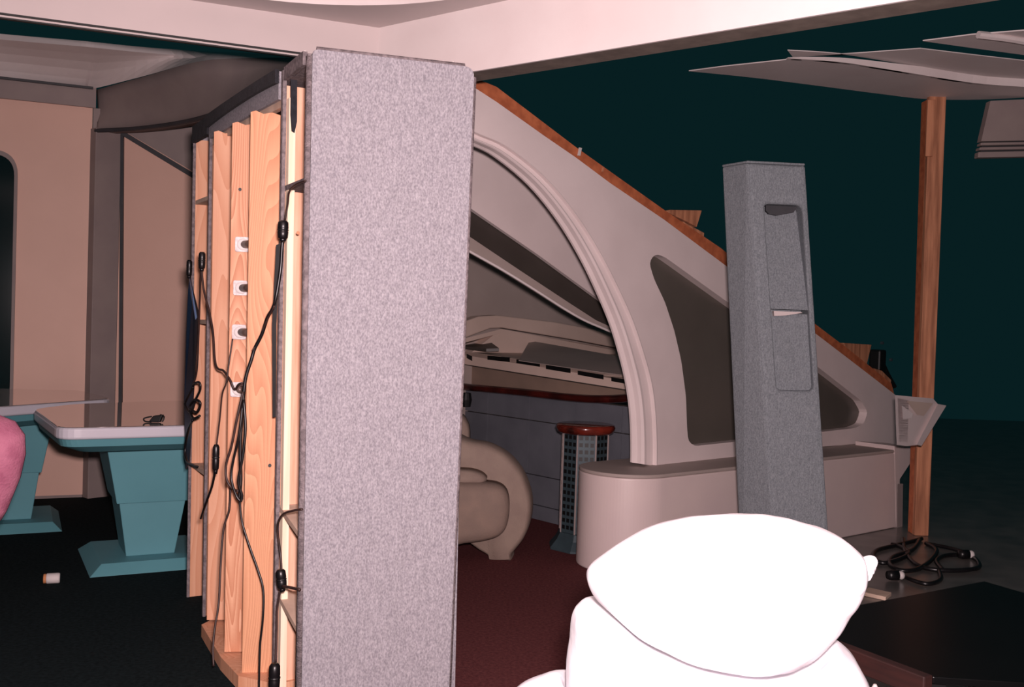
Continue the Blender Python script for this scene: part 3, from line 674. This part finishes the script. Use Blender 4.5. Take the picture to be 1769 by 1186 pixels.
# ledge: tilted surface from the console edge up to the end wall
edge_l = onC(770,602); edge_r = onC(1103,652)
led = [onC(700,594), edge_l, onC(815,608), onC(960,630), edge_r, onE(1100,612,.09), onE(1075,604,.09), onE(960,585,.09), onE(866,568,.09), onE(800,585,.09), onE(720,585,.09)]
bm = bmesh.new(); tv = [bm.verts.new(p) for p in led]; bv = [bm.verts.new(p-Z3*.03) for p in led]
for tr in tessellate_polygon([led]):
    bm.faces.new([tv[i] for i in tr]); bm.faces.new([bv[i] for i in reversed(tr)])
for i in range(len(led)): j = (i+1) % len(led); bm.faces.new((tv[i],tv[j],bv[j],bv[i]))
CO('ledge', bm, 'room_light')
lip = [onC(900,622)]
def onLedge(px, py, up=.006):
    n = (edge_r-edge_l).cross(onE(960,585,.09)-edge_l).normalized(); n = n if n.z > 0 else -n
    return onp(px, py, edge_l+n*up, n)
CO('inset_panel', slab([onLedge(896,622), onLedge(915,588), onLedge(1082,617), onLedge(1096,650), onLedge(1000,637)], -Z3, .004), 'room_mid')
CO('dark_opening', slab([onLedge(780,568,.03), onLedge(806,570,.03), onLedge(838,588,.03), onLedge(862,606,.03), onLedge(840,607,.03), onLedge(780,600,.03)], Z3, .02), 'room_dark')  # dark plate laid in to stand for the dark opening by the ledge
# fascia with black slots
def strip_c(px0, ytop0, ybot0, px1, ytop1, ybot1, s, t=.02):
    return slab([onC(px0,ybot0,s), onC(px1,ybot1,s), onC(px1,ytop1,s), onC(px0,ytop0,s)], a, t)
CO('slot_fascia', strip_c(760,600,622,1105,652,676,S0), 'room_light')
for (x0,x1,y0,y1) in ((806,815,611,618),(842,880,614,620),(892,932,620,628),(943,985,630,639),(998,1042,640,650),(1056,1100,651,661)):
    CO('slot_shade', slab([onC(x0,y0+7,S0-.004), onC(x1,y1+5,S0-.004), onC(x1,y1-3,S0-.004), onC(x0,y0-0,S0-.004)], a, .01), 'black')
CO('recess_band', strip_c(760,616,664,1110,664,694,S0+.07), 'room_brown')
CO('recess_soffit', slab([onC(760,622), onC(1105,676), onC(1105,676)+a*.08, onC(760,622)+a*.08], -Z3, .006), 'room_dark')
CO('rail', tube([onC(760,660,S0-.02), onC(805,668,S0-.02), onC(900,677,S0-.04), onC(980,686,S0-.05), onC(1030,689,S0-.05), onC(1075,688,S0-.04), onC(1104,683,S0-.02)], .026, 10), 'rail', smooth=True)
zr = onC(960,687).z
# lower wall made of panels with recessed joints
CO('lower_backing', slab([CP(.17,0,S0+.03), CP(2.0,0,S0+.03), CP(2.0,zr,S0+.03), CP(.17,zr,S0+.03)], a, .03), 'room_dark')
hs = [0.0, .10, .30, .665, zr]
ws = [.17, .45, .86, 1.30, 1.74, 2.0]
for i in range(len(hs)-1):
    for j in range(len(ws)-1):
        g = .0035
        CO('wall_panel', slab([CP(ws[j]+g,hs[i]+g), CP(ws[j+1]-g,hs[i]+g), CP(ws[j+1]-g,hs[i+1]-g), CP(ws[j]+g,hs[i+1]-g)], a, .028), 'room_blue')
c = onC(806,690,S0-.06); 
CO('rail_bracket', lathe([(.03,-.05),(.04,0),(.03,.05)], c, Z3, 14), 'black')

# ------------------------------------------------------------------ side table
tc_ = Vector((.455, 6.02, 0)); stt = thing('side_table', 'grey perforated metal column table with round mahogany top', 'side table', tc_)
zt_ = .74
obj('tabletop', lathe([(.150,zt_-.055),(.168,zt_-.045),(.178,zt_-.02),(.172,zt_-.004),(.160,zt_)], tc_, Z3, 40), 'disc', stt, smooth=True)
oc = [tc_ + Vector((math.cos(t),math.sin(t),0))*.142 for t in [R(22.5+45*i) for i in range(8)]]
obj('column', prism(oc, .10, zt_-.055), 'metalmesh', stt, bevel=.004)
obj('base', loft([[tc_+Vector((math.cos(R(22.5+45*i)),math.sin(R(22.5+45*i)),0))*r_+Z3*z for i in range(8)] for r_, z in ((.205,0),(.205,.012),(.165,.06),(.145,.10))]), 'metalmesh', stt, bevel=.003)
bm = bmesh.new()
for i in range(8):
    p, q = oc[i], oc[(i+1)%8]; d = (q-p).normalized(); nn = Vector((d.y,-d.x,0)); l = (q-p).length
    if nn.y > .5: continue
    for k in range(3):
        for r_ in range(14):
            cpt = p + d*l*(.2+.3*k) + Z3*(.135+.041*r_) 
            box(cpt, d*.0105, nn*.0015, Z3*.0115, bm)
oh = obj('perforation', bm, 'black', stt); oh['kind'] = 'stuff'
for i in range(8):
    obj('corner_rod', tube([oc[i]+Z3*.1, oc[i]+Z3*(zt_-.056)], .005, 6, False), 'header', stt)

# ------------------------------------------------------------------ lounge chair
cb = xy(at(850, 960, 5.75)); lc = thing('lounge_chair', 'rounded beige lounge chair in the dim room behind the unit', 'chair', cb)
def outline_at(px_list, Y): return [at(x, y, Y) for x, y in px_list]
sh = [(730,735),(770,745),(805,762),(840,769),(872,786),(896,812),(910,842),(916,872),(913,905),(903,932),(888,952),(881,962),(880,975),(848,975),(842,962),(826,952),(790,930),(730,925)]
P_ = bez(outline_at(sh, 5.62), 4)
ctr = sum(P_, Vector())/len(P_)
rings = []
for sc_, dy in ((.90,0.0),(.965,.015),(1.0,.05),(1.0,.16),(.97,.2),(.9,.22)):
    rings.append([ctr+(p-ctr)*sc_+Vector((.12*dy,dy,0)) for p in P_])
for r_ in rings:
    for p in r_:
        if p.z < 0.0: p.z = 0.0
obj('arm_shell', loft(rings), 'beige', lc, smooth=True)
cu = [(740,838),(800,834),(850,836),(872,846),(880,868),(878,900),(868,922),(845,933),(800,940),(740,944)]
P_ = bez(outline_at(cu, 5.45), 4); ctr = sum(P_, Vector())/len(P_)
rings = [[ctr+(p-ctr)*s_+Vector((0,dy,0)) for p in P_] for s_, dy in ((.6,-.035),(.85,-.02),(.96,.0),(1.0,.04),(1.0,.14))]
obj('seat_cushion', loft(rings), 'beige_in', lc, smooth=True)
cu = [(740,720),(792,716),(806,728),(811,745),(810,768),(804,800),(740,800)]
P_ = bez(outline_at(cu, 5.9), 3); ctr = sum(P_, Vector())/len(P_)
obj('back_cushion', loft([[ctr+(p-ctr)*s_+Vector((0,dy,0)) for p in P_] for s_, dy in ((.85,-.03),(1,.03),(1,.12),(.85,.16))]), 'beige', lc, smooth=True)
cu = [(740,815),(800,812),(830,818),(840,832),(800,838),(740,838)]
P_ = bez(outline_at(cu, 5.5), 3); ctr = sum(P_, Vector())/len(P_)
obj('seat_pad', loft([[ctr+(p-ctr)*s_+Vector((0,dy,0)) for p in P_] for s_, dy in ((.85,-.02),(1,.02),(1,.12))]), 'beige', lc, smooth=True)

# ================================================================== CARPETED PILLAR (leaning)
zpt = 2.16; Yp = 5.05
pc_ = xy(at(1352, 1020, Yp)); pil = thing('carpeted_pillar', 'leaning blue-grey carpeted pillar with recessed slots before the arched frame', 'pillar', pc_)
def PL(px, py, Y=Yp): return at(px, py, Y)
# top and bottom outlines in plan: left flank receding, front face, right flank
TL, TM, TR = PL(1247,291,Yp+.16), PL(1291,281,Yp), PL(1391,286,Yp+.03)
dn = lambda p, px: None
def low(px, Y): 
    d = ray(px, 1010); q = CAM + d*(Y/d.y); return Vector((q.x, q.y, 0.0))
BL, BM, BR = low(1281,Yp+.16), low(1345,Yp), low(1439,Yp+.03)
bk = Vector((.0,.30,0))
TL.z = TM.z + .0; zt_m = TM.z; TL.z = zt_m; TR.z = zt_m
Tp = [TL, TM, TR, TR+bk+Vector((.02,0,0)), TL+bk*.7+Vector((.09,0,0))]
Bp = [BL, BM, BR, BR+bk+Vector((.02,0,0)), BL+bk*.7+Vector((.09,0,0))]
# front face with recessed strip: build body as loft of plan with a groove
def frame_pt(t, u):   # t height 0..1, u across front face 0..1
    return (BM.lerp(TM, t)).lerp(BR.lerp(TR, t), u)
fnp = Vector((.03,-1,0)).normalized()
def tz(py, px=1345):  # height fraction for a pixel row
    return max(0, min(1, at(px, py, Yp).z/zt_m))
u0, u1 = .24, .90
t_top, t_mid, t_bot = tz(352), tz(538), tz(674)
body = loft([Bp, Tp]); obj('pillar_core', loft([[p+(Vector((0.02 if i == 0 else 0,.15 if i else .02,0)) if i in (0,1,2) else Vector()) for i, p in enumerate(Bp)],[p+(Vector((0.02 if i == 0 else 0,.15 if i else .02,0)) if i in (0,1,2) else Vector()) - Z3*.01 for i, p in enumerate(Tp)]]), 'carpet_pillar', pil); body.free()
th = .13
def fq(ta, tb, ua, ub, m='carpet_pillar', name='front_skin', off=0.0, t=th, bev=.012):
    return obj(name, slab([frame_pt(ta,ua)-fnp*off, frame_pt(ta,ub)-fnp*off, frame_pt(tb,ub)-fnp*off, frame_pt(tb,ua)-fnp*off], -fnp, t-off), m, pil, bevel=bev, seg=3)
H1 = [frame_pt(t_bot,u0), frame_pt(t_bot,u1), frame_pt(t_top,u1), frame_pt(t_top,u0)]
H1 = roundpoly(H1, .03, 3)
obj('front_skin', slab([frame_pt(0,0), frame_pt(0,1), frame_pt(1,1), frame_pt(1,0)], -fnp, th, holes=[H1]), 'carpet_pillar', pil, bevel=.016, seg=3)
# sloping inset ramps: deep at the top, proud at the bottom
def ramp(ta, tb, d_top, d_bot):
    A_, B_, C_, D_ = frame_pt(ta,u0)-fnp*d_bot, frame_pt(ta,u1)-fnp*d_bot, frame_pt(tb,u1)-fnp*d_top, frame_pt(tb,u0)-fnp*d_top
    bm = bmesh.new(); f = [bm.verts.new(p) for p in (A_,B_,C_,D_)]; g = [bm.verts.new(p-fnp*(.14-d)) for p, d in ((A_,d_bot),(B_,d_bot),(C_,d_top),(D_,d_top))]
    bm.faces.new(f); bm.faces.new(g[::-1])
    for i in range(4): j = (i+1)%4; bm.faces.new((f[i],f[j],g[j],g[i]))
    obj('inset_ramp', bm, 'carpet_pillar', pil)
ramp(t_mid+.006, t_top-.002, .10, .012)
obj('slot_shade', slab([frame_pt(t_top-.021,u0+.10)-fnp*.03, frame_pt(t_top-.024,u0+.24)-fnp*.03, frame_pt(t_top-.015,u1-.12)-fnp*.03, frame_pt(t_top-.002,u1-.05)-fnp*.03, frame_pt(t_top-.002,u0+.06)-fnp*.03, frame_pt(t_top-.014,u0+.05)-fnp*.03], -fnp, .02), 'darktrim', pil)  # dark insert standing for the shade in the pocket above the ramp
ramp(t_bot, t_mid-.004, .030, .035)
obj('inset_ledge', slab([frame_pt(t_mid-.010,u0+.04)+fnp*.004, frame_pt(t_mid-.008,u0+.25)+fnp*.004, frame_pt(t_mid-.001,u1-.12)+fnp*.004, frame_pt(t_mid+.001,u1-.14)+fnp*.004, frame_pt(t_mid+.001,u0+.04)+fnp*.004], -fnp, .03), 'cove', pil)
obj('flank_skin', slab([BL, BM, TM, TL], Vector((1,.6,0)).normalized(), .03), 'carpet_pillar', pil, bevel=.01, seg=2)
obj('flank_skin', slab([BR, BR+bk+Vector((.02,0,0)), TR+bk+Vector((.02,0,0)), TR], Vector((-1,0,0)), .03), 'carpet_pillar', pil, bevel=.01)
obj('pillar_cap', slab(Tp, Z3, .012), 'carpet_pillar', pil, bevel=.008)

# ================================================================== TIMBER POST, CABLES, DARK TABLE
Yq = 6.75
pt0 = atZ(1591, 925, 0.0); Yq = pt0.y
pst = thing('timber_post', 'tall rough timber post standing on the stage floor', 'post', pt0)
def qd(name, tl, tr, br, bl, Y, t, m): 
    return obj(name, slab([at(*bl,Y), at(*br,Y), at(*tr,Y), at(*tl,Y)], (0,1,0), t), m, pst, bevel=.004)
qd('post_board', (1606,165), (1635,165), (1604,926), (1580,922), Yq, .045, 'timber')
qd('post_board', (1601,172), (1612,172), (1583,925), (1577,922), Yq+.0451, .09, 'orange_wood')
qd('short_board', (1603,172), (1617,172), (1612,270), (1599,270), Yq-.021, .02, 'timber')
for o_ in pst.children:
    for v in o_.data.vertices:
        if v.co.z < 0.03: v.co.z = 0.0
# floor cables
def fcable(pts, r, label, m='rubber'):
    P_ = [zz(atZ(x, y, r), r*(1+ .0)) for x, y in pts]
    return tag(obj('floor_cable', tube(P_, r, 7), m, None, smooth=True), label, 'cable', None)
fcable([(1592,930),(1570,936),(1545,942),(1515,950),(1508,962),(1525,972),(1552,966),(1570,955),(1556,944),(1540,940)], .014, 'black floor cable looped beside the white pillow knot')
fcable([(1588,932),(1575,950),(1545,960),(1536,972),(1552,984),(1580,984),(1605,970),(1618,950),(1600,938)], .014, 'black floor cable coiled in front of the timber post')
fcable([(1560,930),(1565,955),(1590,978),(1640,985),(1690,980),(1680,962),(1640,958),(1618,968),(1630,985)], .013, 'black floor cable spreading widest away from the post')
fcable([(1556,992),(1580,1003),(1605,1008),(1625,1000),(1622,985)], .012, 'short black floor cable ending in the white-capped plug')
fcable([(1600,938),(1640,946),(1672,955)], .012, 'short straight black floor cable ending at the pale connector')
def fplug(px, py, label):
    c = atZ(px, py, .03); c.z = .03; t = thing('cable_connector', label, 'connector', zz(c,0))
    obj('connector_body', lathe([(.022,-.05),(.028,-.03),(.028,.01)], c, (1,.1,0), 14), 'rubber', t, smooth=True)
    obj('connector_cap', lathe([(.02,.011),(.024,.03),(.018,.042)], c, (1,.1,0), 14), 'tissue', t, smooth=True)
fplug(1548, 993, 'white-capped cable connector lying nearer the pillow'); fplug(1670, 957, 'pale cable connector lying farther off near the open floor')
tag(obj('wood_scrap', prism([xy(atZ(1490,1025,.01)), xy(atZ(1530,1034,.01)), xy(atZ(1540,1026,.01)), xy(atZ(1500,1017,.01))], 0, .02), 'shelf', None, bevel=.003), 'pale wood scrap on the floor beyond the black table', 'wood')
# black glossy table
zb_ = .45
bt = thing('black_table', 'low black glossy table with reddish-brown side rail', 'table', zz(atZ(1650,1120,zb_),0))
tp_ = [atZ(1440,1052,zb_), atZ(1560,1030,zb_), atZ(1700,1003,zb_), atZ(1800,1032,zb_), Vector((2.0,2.55,zb_)), atZ(1612,1168,zb_), atZ(1465,1112,zb_), atZ(1420,1096,zb_)]
tp_ = [xy(p) for p in tp_]
obj('tabletop', prism(tp_, zb_-.02, zb_), 'blacktop', bt, bevel=.003)
r0, r1 = atZ(1425,1098,zb_), atZ(1612,1168,zb_); dd = xy(r1-r0).normalized(); dn_ = Vector((dd.y,-dd.x,0)); 
if dn_.y > 0: dn_ = -dn_
obj('side_rail', slab([zz(xy(r0),zb_-.055), zz(xy(r1),zb_-.055), zz(xy(r1),zb_+.004), zz(xy(r0),zb_+.004)], dn_, .035), 'redwood', bt, bevel=.004)
ctr = sum(tp_, Vector())/len(tp_)
for k in (0,2,4,5): 
    p = ctr+(tp_[k]-ctr)*.88; obj('leg', box(zz(p,.215), (.02,0,0), (0,.02,0), (0,0,.215)), 'black', bt)
c = atZ(1512,1176,.40)
tag(obj('metal_latch', lathe([(.006,-.02),(.009,-.01),(.009,.012),(.004,.022)], zz(c,.37), Z3, 10), 'screw', None), 'tiny bright metal latch below the black table rail', 'latch')

# ================================================================== REAR RIGHT CEILING PIECES
ZQ = 2.90
G = lambda x, y, z=ZQ: atZ(x, y, z)
far = smoothpath([G(1190,123), G(1300,134), G(1420,149), G(1520,162), G(1600,171), G(1690,172), G(1775,168), G(1900,160)], 4)
mid_ = smoothpath([G(1900,158), G(1769,150), G(1680,143), G(1560,124), G(1450,107), G(1360,101)], 4)
near = [G(1900,122), G(1769,105), G(1690,96), G(1590,84), G(1480,92), G(1370,100)]
cq = struct('ceiling_curved', slab(far+mid_[:-1]+[G(1362,103), G(1250,115)], Z3, .006), 'beam')
rz = .046
nearu = [G(1900,122,ZQ+rz), G(1769,105,ZQ+rz), G(1690,96,ZQ+rz), G(1590,84,ZQ+rz), G(1480,92,ZQ+rz), G(1370,99,ZQ+rz)]
midu = [zz(p, ZQ+rz) for p in reversed(mid_)]
struct('upper_panel', slab(nearu+midu, Z3, .005), 'beam', cq)
bm = bmesh.new(); va = [bm.verts.new(p) for p in mid_]; vb = [bm.verts.new(zz(p+Vector((0,-.012,0)),ZQ+.004+(rz-.004)*min(1,(len(mid_)-1-i_)/9))) for i_, p in enumerate(mid_)]
vc = [bm.verts.new(p+Vector((0,.03,0))) for p in mid_]; vd = [bm.verts.new(zz(p+Vector((0,.03,0)),ZQ+.006+(rz-.004)*min(1,(len(mid_)-1-i_)/9))) for i_, p in enumerate(mid_)]
for i in range(len(mid_)-1):
    bm.faces.new((va[i],va[i+1],vb[i+1],vb[i])); bm.faces.new((vc[i],vd[i],vd[i+1],vc[i+1])); bm.faces.new((va[i],vc[i],vc[i+1],va[i+1])); bm.faces.new((vb[i],vb[i+1],vd[i+1],vd[i]))
struct('step_riser', bm, 'beam', cq)
c2_ = struct('ceiling_panel', slab([G(1594,71), G(1680,60), G(1769,53), G(1900,48), G(1900,104), G(1769,95), G(1680,83)], Z3, .006), 'beam')
struct('panel_lip', tube([G(1690,60,ZQ-.01), G(1740,66,ZQ-.01), G(1780,73,ZQ-.01), G(1860,86,ZQ-.01)], .02, 8), 'beam', c2_)
# hanging grooved panel
Yh = 6.62
hp = thing('hanging_soffit', 'grey hanging soffit panel with three grooves by the curved ceiling', 'soffit', at(1760, 220, Yh))
H = lambda x, y, Y=Yh: at(x, y, Y)
obj('soffit_face', slab([H(1711,174), H(1900,166), H(1900,240), H(1695,244)], (0,1,0), .06), 'header', hp)
for k, (y0, y1) in enumerate(((246,251),(254,259),(262,272))):
    x0 = 1695-2.2*k
    obj('soffit_rib', slab([H(x0,y0), H(1900,y0-4), H(1900,y1-4), H(x0-1,y1)], (0,1,0), .06), 'header', hp, bevel=.006)
obj('soffit_backing', slab([H(1712,178,Yh+.03), H(1900,170,Yh+.03), H(1900,266,Yh+.03), H(1692,270,Yh+.03)], (0,1,0), .02), 'darktrim', hp)

# ================================================================== WHITE PILLOWS
def pillow(name, label, px_out, Y, thick, group, noise_amp=.006, fold=None, tilt=0.0):
    P_ = bez([at(x, y, Y) for x, y in px_out], 5); n = len(P_); ctr = sum(P_, Vector())/n
    t = thing(name, label, 'pillow', Vector((ctr.x, ctr.y, min(p.z for p in P_))), group)
    bm = bmesh.new(); rings = []; K = 12
    for side in (-1, 1):
        rs = []
        for k in range(K+1):
            if side == 1 and k == 0: rs.append(rings[0]); continue
            ph = math.pi/2*k/K; s_ = math.cos(ph)**.85 if k < K else 0.0; dy = math.sin(ph)**.9*thick/2*side
            ring = []
            for i, p in enumerate(P_):
                q = ctr+(p-ctr)*max(s_, .0)+Vector((0,dy,0))
                f = noise.noise(q*7)*noise_amp*2 + noise.noise(Vector((q.x*22, q.y*22, q.z*6)))*noise_amp*.7
                if k > 0: q = q + (q-ctr).normalized()*f
                if fold: q = q + fold(q, s_)
                ring.append(q)
                if k == K: break
            if k == K: rs.append([bm.verts.new(ring[0])])
            else: rs.append([bm.verts.new(q) for q in ring])
            if side == -1 and k == 0: rings.append(rs[0])
        for k in range(K):
            A1, B1 = rs[k], rs[k+1]
            for i in range(n):
                j = (i+1) % n
                if len(B1) == 1: bm.faces.new((A1[i], A1[j], B1[0]))
                else: bm.faces.new((A1[i], A1[j], B1[j], B1[i]))
    obj('pillow_body', bm, 'white', t, smooth=True)
    return t, P_
YP = 2.15
top_px = [(1014,994),(1024,978),(1060,953),(1110,922),(1155,902),(1210,891),(1270,889),(1330,892),(1390,905),(1440,922),(1470,942),(1488,966),(1490,1000),(1478,1034),(1462,1054),(1440,1088),(1402,1126),(1378,1142),(1350,1154),(1290,1158),(1220,1146),(1160,1124),(1105,1096),(1062,1062),(1032,1034),(1018,1012)]
def fold1(q, s_):
    # gathers near the knotted end
    kx = at(1488,980,YP); d = (q-kx).length
    return Vector((0,-1,0))*.013*math.sin(math.atan2(q.z-kx.z, q.x-kx.x)*26)*math.exp(-d*7)*min(1,(1-s_)*4)
pt_, Pp = pillow('white_pillow', 'plump bright white pillow with a knotted corner, topmost of its stack', top_px, YP, .34, 'stacked white pillows', .004, fold1)
# knotted tuft
kc = at(1482, 985, YP)
bm = bmesh.new()
for (x, y, r_) in ((1512,962,.012),(1502,994,.010),(1507,978,.012)):
    e_ = at(x, y, YP-.01)
    tube([kc, kc.lerp(e_,.5)+Vector((0,-.008,0)), e_], [.018,.020,.022,.022,.021,.020,.018,.016,.013,.009,.003], 8, True, bm)
obj('knot_tuft', bm, 'white', pt_, smooth=True)
# seams
def seam(par, pts, Y0):
    obj('seam', tube([at(x, y, Y0) for x, y in pts], .0022, 5), 'white', par)
mid_px = [(984,1100),(987,1066),(996,1048),(1018,1038),(1060,1062),(1120,1108),(1200,1146),(1290,1160),(1352,1158),(1404,1130),(1436,1104),(1462,1118),(1482,1146),(1497,1190),(1490,1250),(1440,1300),(1240,1320),(1050,1300),(990,1250),(978,1180)]
mp2 = [(984,1100),(988,1064),(1000,1046),(1024,1036),(1100,1040),(1220,1060),(1340,1070),(1425,1092),(1462,1116),(1482,1146),(1497,1190),(1490,1250),(1440,1300),(1240,1320),(1050,1300),(990,1250),(978,1180),(980,1140)]
m2 = [at(x,y,YP) for x,y in mp2]
pillow('white_pillow', 'bright white pillow squashed under the topmost knotted pillow', mid_px, YP+.06, .40, 'stacked white pillows', .006)
lo_px = [(890,1192),(925,1174),(968,1170),(985,1250),(1050,1312),(1240,1332),(1440,1312),(1500,1300),(1540,1340),(1520,1400),(1400,1440),(1200,1450),(1000,1430),(900,1380),(870,1290),(872,1220)]
_, _ = pillow('white_pillow', 'white pillow at the bottom of the stack, one corner just showing', lo_px, YP+.12, .42, 'stacked white pillows', .006)
# trunk under the pillows (just below the frame)
zc_ = at(1200,1452,YP+.12).z - .012; cx = at(1205,1300,YP+.12).x
tk = thing('wooden_crate', 'low wooden crate carrying the stack of white pillows', 'crate', (cx, YP+.12, 0))
for k in range(3):
    hz = zc_/3
    for sy in (-1,1): obj('slat', box((cx, YP+.12+sy*.2, hz*k+hz/2), (.34,0,0), (0,.01,0), (0,0,hz/2-.006)), 'timber', tk)
    for sx in (-1,1): obj('slat', box((cx+sx*.33, YP+.12, hz*k+hz/2), (.01,0,0), (0,.189,0), (0,0,hz/2-.006)), 'timber', tk)
obj('crate_lid', box((cx, YP+.12, zc_-.008), (.34,0,0), (0,.21,0), (0,0,.008)), 'timber', tk)
